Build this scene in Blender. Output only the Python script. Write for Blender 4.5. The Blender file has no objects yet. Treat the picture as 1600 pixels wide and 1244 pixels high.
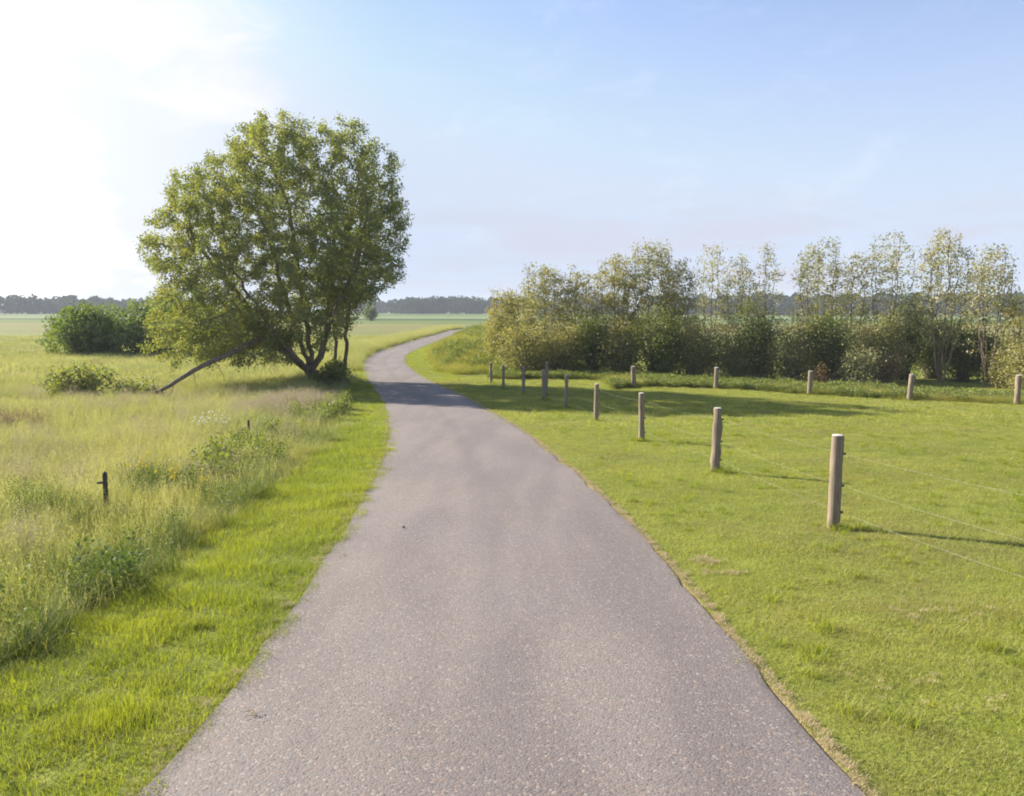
import bpy, math, random
import numpy as np
from mathutils import Vector, kdtree
C = bpy.context.scene
PI = math.pi
rng = np.random.default_rng(7)
random.seed(7)

# ------------------------------------------------------------------ camera
EYE = 3.4
cam_d = bpy.data.cameras.new('camera')
cam = bpy.data.objects.new('camera', cam_d)
C.collection.objects.link(cam)
cam.location = (0, 0, EYE)
cam.rotation_euler = (PI / 2 - math.atan(138 / 1300), 0, 0)
cam_d.sensor_width = 36
cam_d.lens = 36 * 1300 / 1600
cam_d.clip_start = .1
cam_d.clip_end = 20000
C.camera = cam

# ------------------------------------------------------------------ world, sun, exposure
SUN_AZ = math.radians(-60.5)      # left of the view direction
SUN_EL = math.radians(27)
w = bpy.data.worlds.new('World')
C.world = w
w.use_nodes = True
nt = w.node_tree
for n in list(nt.nodes):
    nt.nodes.remove(n)
def NN(nt, t, **k):
    n = nt.nodes.new(t)
    for a, b in k.items():
        setattr(n, a, b)
    return n
def MATH(nt, op, a, b=None, c=None, clamp=False):
    n = nt.nodes.new('ShaderNodeMath'); n.operation = op; n.use_clamp = clamp
    for i, v in enumerate((a, b, c)):
        if v is None: continue
        if isinstance(v, (int, float)): n.inputs[i].default_value = v
        else: nt.links.new(v, n.inputs[i])
    return n.outputs[0]
def MIX(nt, f, a, b, blend='MIX'):
    n = nt.nodes.new('ShaderNodeMix'); n.data_type = 'RGBA'; n.blend_type = blend
    for i, v in ((0, f), (6, a), (7, b)):
        if isinstance(v, (int, float)): n.inputs[i].default_value = v
        elif isinstance(v, (tuple, list)): n.inputs[i].default_value = (*v[:3], 1)
        else: nt.links.new(v, n.inputs[i])
    return n.outputs[2]
def MAPR(nt, v, a, b, c=0., d=1., smooth=True):
    n = nt.nodes.new('ShaderNodeMapRange')
    n.interpolation_type = 'SMOOTHSTEP' if smooth else 'LINEAR'
    nt.links.new(v, n.inputs[0])
    for i, x in enumerate((a, b, c, d)): n.inputs[i + 1].default_value = x
    return n.outputs[0]
def NOISE(nt, vec, scale, detail=3, rough=.5, dist=0.):
    n = nt.nodes.new('ShaderNodeTexNoise')
    if vec is not None: nt.links.new(vec, n.inputs['Vector'])
    n.inputs['Scale'].default_value = scale; n.inputs['Detail'].default_value = detail
    n.inputs['Roughness'].default_value = rough; n.inputs['Distortion'].default_value = dist
    return n.outputs[0]
def SCALEV(nt, vec, s):
    n = nt.nodes.new('ShaderNodeVectorMath'); n.operation = 'MULTIPLY'
    nt.links.new(vec, n.inputs[0]); n.inputs[1].default_value = s
    return n.outputs[0]

sky = NN(nt, 'ShaderNodeTexSky', sky_type='NISHITA', sun_disc=False)
sky.sun_elevation = SUN_EL
sky.sun_rotation = SUN_AZ
sky.air_density = 1.0; sky.dust_density = .5; sky.ozone_density = 1.6
tc = NN(nt, 'ShaderNodeTexCoord')
D = tc.outputs['Generated']
sep = NN(nt, 'ShaderNodeSeparateXYZ'); nt.links.new(D, sep.inputs[0])
dz = sep.outputs[2]
def DOT(v):
    n = nt.nodes.new('ShaderNodeVectorMath'); n.operation = 'DOT_PRODUCT'
    nt.links.new(D, n.inputs[0]); n.inputs[1].default_value = v
    return n.outputs['Value']
def dirv(az, el):
    az, el = math.radians(az), math.radians(el)
    return (math.sin(az) * math.cos(el), math.cos(az) * math.cos(el), math.sin(el))
nbig = NOISE(nt, SCALEV(nt, D, (1, 1, 2.2)), 3.2, 6, .55, .3)
# bright broken cloud deck round the sun (left of the picture)
veil = MAPR(nt, DOT(dirv(-62, 8)), .58, .96)
bank = MATH(nt, 'ADD', DOT(dirv(-62, 14)), MATH(nt, 'MULTIPLY', MATH(nt, 'SUBTRACT', nbig, .5), .42))
bank = MAPR(nt, bank, .80, .845)
# thin stratus streaks low over the horizon
nlow = NOISE(nt, SCALEV(nt, D, (1, 1, 6)), 4.5, 5, .55, .2)
low = MATH(nt, 'MULTIPLY', MAPR(nt, nlow, .47, .66), MATH(nt, 'MULTIPLY', MAPR(nt, dz, .0, .03), MAPR(nt, dz, .17, .05)))
nwis = NOISE(nt, SCALEV(nt, D, (1.3, 1, 3)), 7, 6, .6, .6)
wisp = MATH(nt, 'MULTIPLY', MAPR(nt, nwis, .50, .9), .2)
hor = MAPR(nt, dz, .46, .0)
sky_t = MIX(nt, 1, sky.outputs[0], (.97, .90, .97), 'MULTIPLY')
sky_t = MIX(nt, 1, sky_t, (3.2, 3.72, 4.35), 'DARKEN')
c0 = MIX(nt, MATH(nt, 'MULTIPLY', hor, .85), sky_t, (2.85, 3.25, 4.1))
c1 = MIX(nt, wisp, c0, (5, 5.1, 5.6))
pf = MATH(nt, 'ADD', DOT(dirv(-20.5, 15.8)), MATH(nt, 'MULTIPLY', MATH(nt, 'SUBTRACT', nwis, .5), .02))   # one small puff left of centre
c1 = MIX(nt, MAPR(nt, pf, .9945, 1.002, 0, .75), c1, (4.4, 4.3, 4.4))
c2 = MIX(nt, MATH(nt, 'MULTIPLY', low, .8), c1, (3.0, 3.05, 3.6))
c3 = MIX(nt, MATH(nt, 'MULTIPLY', veil, .9), c2, (5.0, 5.0, 5.0))
c4 = MIX(nt, MATH(nt, 'MULTIPLY', bank, .8), c3, (7, 6.9, 6.5))
bg = NN(nt, 'ShaderNodeBackground'); bg.inputs[1].default_value = .093
nt.links.new(c4, bg.inputs[0])
out = NN(nt, 'ShaderNodeOutputWorld'); nt.links.new(bg.outputs[0], out.inputs[0])

sun_d = bpy.data.lights.new('sun', 'SUN')
sun_d.energy = 5; sun_d.angle = math.radians(.6); sun_d.color = (1, .91, .76)
sun = bpy.data.objects.new('sun', sun_d); C.collection.objects.link(sun)
sv = Vector((math.sin(SUN_AZ) * math.cos(SUN_EL), math.cos(SUN_AZ) * math.cos(SUN_EL), math.sin(SUN_EL)))
sun.rotation_euler = sv.to_track_quat('Z', 'Y').to_euler()
sun.location = (-60, 20, 60)

C.view_settings.view_transform = 'Standard'
C.view_settings.look = 'None'
C.view_settings.gamma = 1
C.view_settings.use_curve_mapping = False
C.view_settings.exposure = 1.3
C.cycles.max_bounces = 7
C.cycles.diffuse_bounces = 3
C.cycles.transmission_bounces = 4
C.cycles.volume_bounces = 0
C.cycles.use_denoising = True
C.cycles.pixel_filter_type = 'BLACKMAN_HARRIS'
C.cycles.filter_width = 1.9

# ------------------------------------------------------------------ helpers
def link(o, parent=None):
    C.collection.objects.link(o)
    if parent is not None: o.parent = parent
    return o
def tag(o, label=None, cat=None, group=None, kind=None):
    if label: o['label'] = label
    if cat: o['category'] = cat
    if group: o['group'] = group
    if kind: o['kind'] = kind
    return o
def thing(name, label, cat, loc=(0, 0, 0), group=None, rz=0):
    o = bpy.data.objects.new(name, None); link(o)
    o.location = loc; o.rotation_euler = (0, 0, rz); o.empty_display_size = .2
    return tag(o, label, cat, group)
def mesh_np(name, V, F, mat, parent=None, attrs=None, smooth=False, nv=4):
    """V (n,3), F (m,nv) arrays -> one mesh object"""
    V = np.ascontiguousarray(V, np.float32); F = np.ascontiguousarray(F, np.int32)
    me = bpy.data.meshes.new(name)
    me.vertices.add(len(V)); me.vertices.foreach_set('co', V.ravel())
    me.loops.add(F.size); me.loops.foreach_set('vertex_index', F.ravel())
    me.polygons.add(len(F)); me.polygons.foreach_set('loop_start', np.arange(0, F.size, F.shape[1], dtype=np.int32))
    me.update(calc_edges=True)
    me.polygons.foreach_set('use_smooth', np.full(len(F), bool(smooth)))
    for k, a in (attrs or {}).items():
        a = np.ascontiguousarray(a, np.float32)
        if a.ndim == 1:
            at = me.attributes.new(k, 'FLOAT', 'POINT'); at.data.foreach_set('value', a)
        else:
            at = me.attributes.new(k, 'FLOAT_VECTOR', 'POINT'); at.data.foreach_set('vector', a.ravel())
    if mat: me.materials.append(mat)
    o = bpy.data.objects.new(name, me)
    return link(o, parent)

def ssn(t, a, b):
    t = np.clip((np.asarray(t, float) - a) / (b - a), 0, 1)
    return t * t * (3 - 2 * t)
_perm = np.random.default_rng(3).random((256, 256))
def vnoise(x, y):
    xi = np.floor(x).astype(int); yi = np.floor(y).astype(int)
    fx = x - xi; fy = y - yi
    fx = fx * fx * (3 - 2 * fx); fy = fy * fy * (3 - 2 * fy)
    a = _perm[xi & 255, yi & 255]; b = _perm[(xi + 1) & 255, yi & 255]
    c = _perm[xi & 255, (yi + 1) & 255]; d = _perm[(xi + 1) & 255, (yi + 1) & 255]
    return a + (b - a) * fx + (c - a) * fy + (a - b - c + d) * fx * fy
def fbm(x, y, s, o=3):
    v = 0; a = .5; t = 0
    for i in range(o):
        v = v + a * vnoise(x / s + 17 * i, y / s + 31 * i); t += a; a *= .5; s *= .5
    return v / t

# ---- road edges (metres, read along the way ahead) and the lie of the land
LE = [(-20, -1.7), (0, -1.71), (3.8, -1.73), (5.1, -1.75), (6.3, -1.78), (7.3, -1.81), (9.1, -1.92), (11.9, -2.12), (15.7, -2.44), (17.7, -2.7), (21.9, -3.25),
      (26.7, -4.0), (31.9, -5.05), (39.2, -6.75), (48.8, -8.8), (56, -9.95), (65.4, -10.75), (77, -10.95), (97, -10.8), (117, -10.4), (135, -10.3), (160, -7), (190, 6), (220, 34), (260, 90)]
RE = [(-20, 1.64), (0, 1.66), (3.8, 1.65), (5, 1.61), (5.7, 1.58), (6.6, 1.55), (7.8, 1.52), (9.2, 1.44), (10.5, 1.37), (13.2, 1.15), (15.7, .87), (19.3, .48),
      (23.7, -.12), (28.8, -1.1), (33.7, -2.2), (38.5, -3.65), (45.2, -5.3), (53.5, -6.9), (60, -7.7), (66, -8.1), (77, -8.25), (97, -8.1), (117, -7.7), (135, -7.4), (160, -4), (190, 10), (220, 39), (260, 96)]
_ys = np.arange(-20, 260, .5)
def _smooth(E):
    v = np.interp(_ys, *np.array(E).T)
    k = np.ones(5) / 5
    return np.convolve(np.pad(v, 2, 'edge'), k, 'valid')
_xl = _smooth(LE); _xr = _smooth(RE)
def xl(y): return np.interp(y, _ys, _xl)
def xr(y): return np.interp(y, _ys, _xr)
def slope(y):
    return (xl(np.asarray(y) + 1) - xl(np.asarray(y) - 1)) / 2
def road_dist(x, y):
    """signed distance outside the road (negative inside)"""
    c = 1 / np.sqrt(1 + slope(y) ** 2)
    return np.maximum(xl(y) - x, x - xr(y)) * c
def side(x, y): return np.where(x < (xl(y) + xr(y)) / 2, -1, 1)
def strip_w(y):        # width of the mown strip on the left
    return np.interp(y, [0, 10, 28, 38, 47, 54], [1.42, 1.45, 1.35, 1.0, .9, .35])
def base_h(x, y):
    x = np.asarray(x, float); y = np.asarray(y, float)
    r = 1.27 - .047 * np.maximum(y, -15)
    s = .12
    h = s * np.log1p(np.exp(np.clip(r / s, -40, 40)))
    h = h - .22 * ssn(x, 4, 12) * ssn(y, 24, 36) * (1 - ssn(y, 60, 90))
    # grassy bank on the inside of the bend
    q = x - xr(y)
    h = h + .95 * ssn(q, .9, 4.2) * (1 - ssn(q, 7.5, 12)) * ssn(y, 44, 60) * (1 - ssn(y, 125, 170))
    # the left meadow lies a little lower, with a shallow ditch beside the strip
    ql = (xl(y) - x) - strip_w(y)
    h = h - (.16 * ssn(ql, -.1, .7) * (1 - ssn(ql, .8, 2.2)) + .10 * ssn(ql, .5, 6)) * (1 - ssn(y, 50, 70))
    h = h + .30 * np.exp(-((y - 38) ** 2) / 12) * np.exp(-((x + 9.06) ** 2) / 1.6)
    return h
def ground_h(x, y):
    x = np.asarray(x, float); y = np.asarray(y, float)
    rd = road_dist(x, y)
    off = ssn(rd, 0, 1.2)
    n = (fbm(x, y, 2.2, 3) - .5) * .10 + (fbm(x + 50, y, .5, 2) - .5) * .035 + (fbm(x, y + 9, 11, 2) - .5) * .25 * ssn(rd, 2, 10)
    near = 1 - ssn(np.hypot(x, y), 150, 400)
    return base_h(x, y) + n * off * near - .07 * (1 - ssn(rd, -.5, -.22)) + .012
def gz(x, y): return float(ground_h(np.array([x]), np.array([y]))[0])

# ------------------------------------------------------------------ materials
def new_mat(name):
    m = bpy.data.materials.new(name); m.use_nodes = True
    t = m.node_tree
    for n in list(t.nodes): t.nodes.remove(n)
    o = t.nodes.new('ShaderNodeOutputMaterial')
    return m, t, o
def principled(t, o, col, rough=.8, spec=.3, bump=None, bump_s=.3, dist=.01):
    p = t.nodes.new('ShaderNodeBsdfPrincipled')
    if isinstance(col, tuple): p.inputs['Base Color'].default_value = (*col, 1)
    else: t.links.new(col, p.inputs['Base Color'])
    if isinstance(rough, float): p.inputs['Roughness'].default_value = rough
    else: t.links.new(rough, p.inputs['Roughness'])
    p.inputs['Specular IOR Level'].default_value = spec
    if bump is not None:
        b = t.nodes.new('ShaderNodeBump'); b.inputs['Strength'].default_value = bump_s; b.inputs['Distance'].default_value = dist
        t.links.new(bump, b.inputs['Height']); t.links.new(b.outputs[0], p.inputs['Normal'])
    t.links.new(p.outputs[0], o.inputs[0])
    return p
def geo_pos(t):
    return t.nodes.new('ShaderNodeNewGeometry').outputs['Position']
def ATTR(t, name, out='Fac'):
    n = t.nodes.new('ShaderNodeAttribute'); n.attribute_name = name
    return n.outputs[out]

def leaf_mat(name, cols, trans=.45, nscale=.9, gloss=.12, use_obj=False, tcol=None, patch=None, rough=.45):
    """thin leaf or blade: diffuse + light passing through + a little sheen.
    cols = 3 colours mixed by a per-leaf random value and soft patches in space"""
    m, t, o = new_mat(name)
    pos = geo_pos(t)
    r = ATTR(t, 'rnd')
    if use_obj:
        oi = t.nodes.new('ShaderNodeObjectInfo')
        r = MATH(t, 'MULTIPLY_ADD', oi.outputs['Random'], .4, MATH(t, 'MULTIPLY', r, .6))
    n1 = NOISE(t, pos, nscale, 3, .55)
    f = MATH(t, 'ADD', MATH(t, 'MULTIPLY', r, .55), MATH(t, 'MULTIPLY', MAPR(t, n1, .33, .67, 0, 1, False), .45))
    c = MIX(t, MAPR(t, f, 0, .5, 0, 1, False), cols[0], cols[1])
    c = MIX(t, MAPR(t, f, .5, 1, 0, 1, False), c, cols[2])
    if patch:
        pc, ps, lo, hi = patch
        c = MIX(t, MAPR(t, NOISE(t, pos, ps, 4, .6), lo, hi), c, pc)
    d = t.nodes.new('ShaderNodeBsdfDiffuse'); t.links.new(c, d.inputs[0])
    tr = t.nodes.new('ShaderNodeBsdfTranslucent')
    tc_ = MIX(t, 1, c, tcol or (1.25, 1.3, .55), 'MULTIPLY'); t.links.new(tc_, tr.inputs[0])
    mx = t.nodes.new('ShaderNodeMixShader'); mx.inputs[0].default_value = trans
    t.links.new(d.outputs[0], mx.inputs[1]); t.links.new(tr.outputs[0], mx.inputs[2])
    g = t.nodes.new('ShaderNodeBsdfGlossy'); g.inputs['Roughness'].default_value = .6
    g.inputs[0].default_value = (.8, .85, .9, 1)
    mg = t.nodes.new('ShaderNodeMixShader')
    mg.inputs[0].default_value = gloss * .14
    t.links.new(mx.outputs[0], mg.inputs[1]); t.links.new(g.outputs[0], mg.inputs[2])
    t.links.new(mg.outputs[0], o.inputs[0])
    return m

# asphalt
m_asph, t, o = new_mat('asphalt')
pos = geo_pos(t)
wear = NOISE(t, SCALEV(t, pos, (1, .18, 1)), 1.3, 4, .55)
blot = NOISE(t, pos, .7, 5, .6)
grain = NOISE(t, pos, 95, 2, .6)
vor = t.nodes.new('ShaderNodeTexVoronoi'); vor.inputs['Scale'].default_value = 70; t.links.new(pos, vor.inputs['Vector'])
sepc = t.nodes.new('ShaderNodeSeparateColor'); t.links.new(vor.outputs['Color'], sepc.inputs[0])
cc = MIX(t, MAPR(t, wear, .35, .65), (.152, .130, .126), (.205, .176, .165))
cc = MIX(t, MAPR(t, blot, .35, .75, 0, .35), cc, (.15, .14, .145))
cc = MIX(t, MAPR(t, sepc.outputs[0], .0, .25, .55, 0), cc, (.08, .07, .072))
cc = MIX(t, MAPR(t, sepc.outputs[1], .86, 1, 0, .6), cc, (.38, .33, .28))
cc = MIX(t, MAPR(t, sepc.outputs[2], .86, 1, 0, .55), cc, (.28, .19, .14))
lane = ATTR(t, 'across')       # -1 .. 1
midd = MATH(t, 'ABSOLUTE', MATH(t, 'ADD', lane, MATH(t, 'MULTIPLY', MATH(t, 'SUBTRACT', NOISE(t, SCALEV(t, pos, (.5, .15, .5)), 3, 3), .5), .2)))
cc = MIX(t, MAPR(t, midd, .16, .0, 0, .22), cc, (.10, .092, .095))
edge = MATH(t, 'ADD', midd, MATH(t, 'MULTIPLY', MATH(t, 'SUBTRACT', NOISE(t, pos, 5, 4), .5), .08))
cc = MIX(t, MAPR(t, edge, .96, 1.02, 0, .5), cc, (.085, .072, .068))
bmp = MATH(t, 'ADD', MATH(t, 'MULTIPLY', vor.outputs['Distance'], -1.2), grain)
principled(t, o, cc, .78, .35, bmp, .38, .006)

# ground
m_gr, t, o = new_mat('ground_soil')
pos = geo_pos(t)
mown = ATTR(t, 'mown'); rdd = ATTR(t, 'roadd')
spx = t.nodes.new('ShaderNodeSeparateXYZ'); t.links.new(pos, spx.inputs[0])
X, Y = spx.outputs[0], spx.outputs[1]
n2 = NOISE(t, pos, .35, 5, .6); n3 = NOISE(t, pos, 3.0, 5, .65); n4 = NOISE(t, pos, 24, 4, .7)
short = MIX(t, MAPR(t, n3, .3, .7), (.15, .175, .022), (.21, .23, .040))
short = MIX(t, MAPR(t, n2, .45, .75, 0, .5), short, (.18, .19, .055))
short = MIX(t, MAPR(t, n4, .3, .55, .5, 0), short, (.05, .06, .018))
tall = MIX(t, MAPR(t, n2, .35, .65), (.20, .20, .065), (.28, .25, .12))
tall = MIX(t, MAPR(t, n3, .35, .7, 0, .6), tall, (.10, .13, .035))
cg = MIX(t, mown, tall, short)
# straw coloured dead grass and grit along the right-hand road edge
est = MATH(t, 'ADD', rdd, MATH(t, 'MULTIPLY', MATH(t, 'SUBTRACT', n3, .5), .16))
cg = MIX(t, MAPR(t, est, .07, .0), cg, (.34, .26, .15))
# the wide farmland beyond: strips of crops
farn = NOISE(t, SCALEV(t, pos, (.25, 1, 1)), .03, 4, .55)
ff = NOISE(t, SCALEV(t, pos, (.12, 1, 1)), .012, 3, .5)
Yw = MATH(t, 'ADD', Y, MATH(t, 'MULTIPLY', X, .12))
crop = MIX(t, MAPR(t, farn, .35, .65), (.215, .225, .075), (.16, .20, .055))
crop = MIX(t, MAPR(t, Yw, 95, 130, 0, .6), crop, (.185, .17, .075))
crop = MIX(t, MAPR(t, Yw, 196, 200), crop, (.13, .17, .05))
crop = MIX(t, MAPR(t, Yw, 258, 262), crop, (.045, .085, .028))
crop = MIX(t, MAPR(t, Yw, 305, 312), crop, (.17, .22, .095))
crop = MIX(t, MAPR(t, Yw, 420, 440), crop, (.10, .15, .05))
crop = MIX(t, MAPR(t, ff, .5, .7, 0, .3), crop, (.18, .18, .08))
cg = MIX(t, MAPR(t, Y, 60, 95), cg, crop)
principled(t, o, cg, .9, .1, MATH(t, 'ADD', n3, n4), .6, .04)

M = {}
# short pasture
M['short'] = leaf_mat('mown_grass', [(0.225, 0.258, 0.083), (0.332, 0.345, 0.099), (0.456, 0.392, 0.143)], .5, .5, .22, True, (1.3, 1.35, .5), ((.29, .255, .12), .35, .46, .78))
M['lush'] = leaf_mat('lush_grass', [(0.18, 0.223, 0.032), (0.264, 0.297, 0.04), (0.342, 0.334, 0.059)], .52, .6, .22, True, (1.3, 1.35, .45))
M['meadow'] = leaf_mat('meadow_grass', [(0.232, 0.286, 0.095), (0.349, 0.373, 0.157), (0.496, 0.461, 0.242)], .45, .22, .2, True, (1.25, 1.2, .7), ((.34, .32, .16), .16, .5, .78))
M['verge'] = leaf_mat('verge_grass', [(0.188, 0.231, 0.05), (0.3, 0.307, 0.066), (0.427, 0.369, 0.13)], .45, .4, .2, True, (1.25, 1.25, .6))
M['nettle'] = leaf_mat('weed_leaf', [(0.125, 0.15, 0.032), (0.183, 0.211, 0.044), (0.253, 0.264, 0.062)], .38, .8, .3, True, (1.2, 1.3, .5))
M['herb_shade'] = leaf_mat('herb_shade_leaf', [(.07, .11, .02), (.11, .155, .03), (.16, .20, .055)], .35, .8, .2, True, (1.2, 1.3, .5))  # leaf green darkened to paint in the shaded sides of tall tufts
M['straw'] = leaf_mat('straw', [(.46, .36, .21), (.56, .45, .28), (.38, .33, .16)], .25, 2, .1, True, (1, 1, .9))
M['brown'] = leaf_mat('dead_stalks', [(.17, .11, .075), (.25, .165, .11), (.30, .21, .15)], .25, 2, .1, True, (1, 1, .9))
M['pink'] = leaf_mat('flowering_grass', [(.37, .31, .22), (.43, .36, .27), (.33, .31, .18)], .35, 2, .1, True, (1, 1, .9))
M['willow'] = leaf_mat('willow_leaf', [(0.149, 0.179, 0.084), (0.239, 0.26, 0.099), (0.375, 0.348, 0.121)], .42, .7, .3, False, (1.25, 1.3, .45))
M['willow2'] = leaf_mat('dark_leaf', [(0.108, 0.158, 0.051), (0.169, 0.22, 0.061), (0.265, 0.294, 0.082)], .36, .5, .28, False, (1.2, 1.3, .5))
M['pale'] = leaf_mat('pale_leaf', [(0.201, 0.213, 0.09), (0.322, 0.31, 0.143), (0.482, 0.416, 0.241)], .42, .6, .35, False, (1.2, 1.2, .65))
M['olive'] = leaf_mat('olive_leaf', [(0.2, 0.202, 0.084), (0.314, 0.291, 0.111), (0.457, 0.369, 0.169)], .4, .5, .3, False, (1.2, 1.25, .55))
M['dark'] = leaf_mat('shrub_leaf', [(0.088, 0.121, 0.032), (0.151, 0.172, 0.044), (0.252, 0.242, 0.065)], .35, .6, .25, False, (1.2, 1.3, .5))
M['rust'] = leaf_mat('dry_leaf', [(.16, .105, .055), (.21, .145, .07), (.14, .13, .05)], .35, .6, .2, False, (1.2, 1, .6))
M['far'] = leaf_mat('far_leaf', [(0.02, 0.036, 0.017), (0.03, 0.05, 0.021), (0.041, 0.061, 0.022)], .25, .06, .1, False, (1.2, 1.2, .6))

def bark_mat(name, a, b, s=6):
    m, t, o = new_mat(name)
    tcn = t.nodes.new('ShaderNodeTexCoord').outputs['Object']
    n = NOISE(t, SCALEV(t, tcn, (1, 1, .25)), s, 6, .65, .4)
    n5 = NOISE(t, tcn, s * 7, 4, .6)
    c = MIX(t, MAPR(t, n, .35, .65), a, b)
    c = MIX(t, MAPR(t, n5, .3, .5, .5, 0), c, tuple(x * .45 for x in a))
    principled(t, o, c, .85, .2, n, .7, .04)
    return m
M['bark'] = bark_mat('bark', (.13, .105, .08), (.25, .205, .155))
M['bark_pale'] = bark_mat('pale_bark', (.17, .13, .095), (.30, .235, .17))
M['wood'] = None
m, t, o = new_mat('weathered_wood')
tcn = t.nodes.new('ShaderNodeTexCoord').outputs['Object']
oi = t.nodes.new('ShaderNodeObjectInfo').outputs['Random']
ns = NOISE(t, SCALEV(t, tcn, (14, 14, .9)), 3, 6, .7, .3)
nb = NOISE(t, tcn, 5, 4, .6)
c = MIX(t, MAPR(t, ns, .35, .68), (.19, .145, .11), (.34, .27, .205))
c = MIX(t, MAPR(t, nb, .45, .75, 0, .5), c, (.24, .22, .18))
c = MIX(t, MAPR(t, NOISE(t, SCALEV(t, tcn, (30, 30, 1.2)), 4, 3), .62, .68, 0, .75), c, (.07, .05, .04))
sz = t.nodes.new('ShaderNodeSeparateXYZ'); t.links.new(tcn, sz.inputs[0])
c = MIX(t, MAPR(t, sz.outputs[2], .28, .0, 0, .55), c, (.11, .105, .06))
c = MIX(t, MATH(t, 'MULTIPLY', oi, .35), c, (.20, .17, .14))
principled(t, o, c, .85, .2, ns, .6, .01)
M['wood'] = m
m, t, o = new_mat('post_end_grain')
tcn = t.nodes.new('ShaderNodeTexCoord').outputs['Object']
c = MIX(t, MAPR(t, NOISE(t, tcn, 30, 4), .35, .7), (.72, .69, .64), (.45, .41, .36))
principled(t, o, c, .8, .2)
M['cap'] = m
m, t, o = new_mat('dark_stake_wood')
tcn = t.nodes.new('ShaderNodeTexCoord').outputs['Object']
c = MIX(t, NOISE(t, SCALEV(t, tcn, (20, 20, 2)), 4, 4), (.05, .04, .035), (.12, .095, .08))
principled(t, o, c, .85, .2)
M['stake'] = m
m, t, o = new_mat('black_insulator'); principled(t, o, (.03, .03, .032), .4, .5); M['ins'] = m
m, t, o = new_mat('fence_wire')
p = principled(t, o, (.45, .46, .45), .5, .4); p.inputs['Metallic'].default_value = .4
M['wire'] = m

# ------------------------------------------------------------------ ground and road
def axis(segs):
    v = [segs[0][0]]
    for a, b, st in segs:
        n = max(1, int(round((b - a) / st))); v += list(np.linspace(a, b, n + 1)[1:])
    return np.array(v)
def far_axis(a, b, n): return [a * (b / a) ** (i / n) for i in range(1, n + 1)]
gx = axis([(-45, -16, .9), (-16, 14, .2), (14, 45, .8)])
gx = np.concatenate([-np.array(far_axis(45, 4000, 26))[::-1], gx, far_axis(45, 4000, 26)])
gy = axis([(-12, 2, .6), (2, 30, .22), (30, 60, .4), (60, 140, 1.2)])
gy = np.concatenate([[-4000, -1000, -300, -100, -40, -20], gy, far_axis(140, 4000, 26)])
GX, GY = np.meshgrid(gx, gy)
GZ = ground_h(GX.ravel(), GY.ravel())
V = np.stack([GX.ravel(), GY.ravel(), GZ], 1)
nx, ny = len(gx), len(gy)
ii = (np.arange(ny - 1)[:, None] * nx + np.arange(nx - 1)[None, :]).ravel()
Fq = np.stack([ii, ii + 1, ii + nx + 1, ii + nx], 1)
rdv = road_dist(V[:, 0], V[:, 1])
left = side(V[:, 0], V[:, 1]) < 0
mownv = np.where(left, 1 - ssn((xl(V[:, 1]) - V[:, 0]) - strip_w(V[:, 1]), -.1, .3), 1 - ssn(rdv, 1.5, 2.3) * ssn(V[:, 1], 42, 47) * (1 - ssn(V[:, 0], 1, 3)))
rr = np.where(left, np.clip(rdv, -1, 5) + .17, np.clip(rdv, -1, 5))
g = mesh_np('ground', V, Fq, m_gr, attrs={'mown': mownv, 'roadd': rr}, smooth=True)
tag(g, 'flat green and straw coloured farmland either side of the lane', kind='structure')

ry = np.concatenate([np.arange(-15, 30, .15), np.arange(30, 80, .35), np.arange(80, 255, 1.5)])
na = 13
rv = []; ac = []
for j in range(na + 2):
    jj = min(max(j - 1, 0), na - 1)
    u = jj / (na - 1) * 2 - 1
    ej = np.where(abs(u) > .99, (fbm(ry * 1., ry * 0 + 40 * u + 100, .9, 4) - .5) * .16, 0) * np.sign(u)
    x = (xl(ry) + xr(ry)) / 2 + (xr(ry) - xl(ry)) / 2 * u + ej
    z = base_h(np.where(abs(u) > .5, x, x), ry) + .028 + .02 * (1 - u * u)
    if j == 0 or j == na + 1: z = z - .12; x = x + .015 * np.sign(u)
    rv.append(np.stack([x, ry, z], 1)); ac.append(np.full(len(ry), u))
rv = np.concatenate(rv); ac = np.concatenate(ac); n = len(ry)
ii = (np.arange(na + 1)[:, None] * n + np.arange(n - 1)[None, :]).ravel()
road = mesh_np('road', rv, np.stack([ii, ii + n, ii + n + 1, ii + 1], 1), m_asph, attrs={'across': ac}, smooth=False)
tag(road, 'narrow pinkish grey asphalt lane curving away behind the trees', kind='structure')

# ------------------------------------------------------------------ plants as geometry
def leaf_quads(P, size, aspect=.5, flat=.0, droop=0., r=rng, up=None):
    """P (n,3) leaf centres -> folded rhombus leaves (two triangles pairs share an edge as one quad)"""
    n = len(P)
    a = r.normal(size=(n, 3)); a[:, 2] -= droop; a /= np.linalg.norm(a, axis=1)[:, None]
    b = r.normal(size=(n, 3)); b[:, 2] *= (1 - flat)
    b -= (a * b).sum(1)[:, None] * a; b /= np.linalg.norm(b, axis=1)[:, None]
    L = size * r.uniform(.65, 1.3, n)[:, None]; W = L * aspect
    V = np.stack([P - a * L / 2, P + b * W / 2 - a * L * .05, P + a * L / 2, P - b * W / 2 - a * L * .05], 1).reshape(-1, 3)
    F = np.arange(4 * n).reshape(n, 4)
    return V, F, np.repeat(r.random(n), 4)

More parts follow.
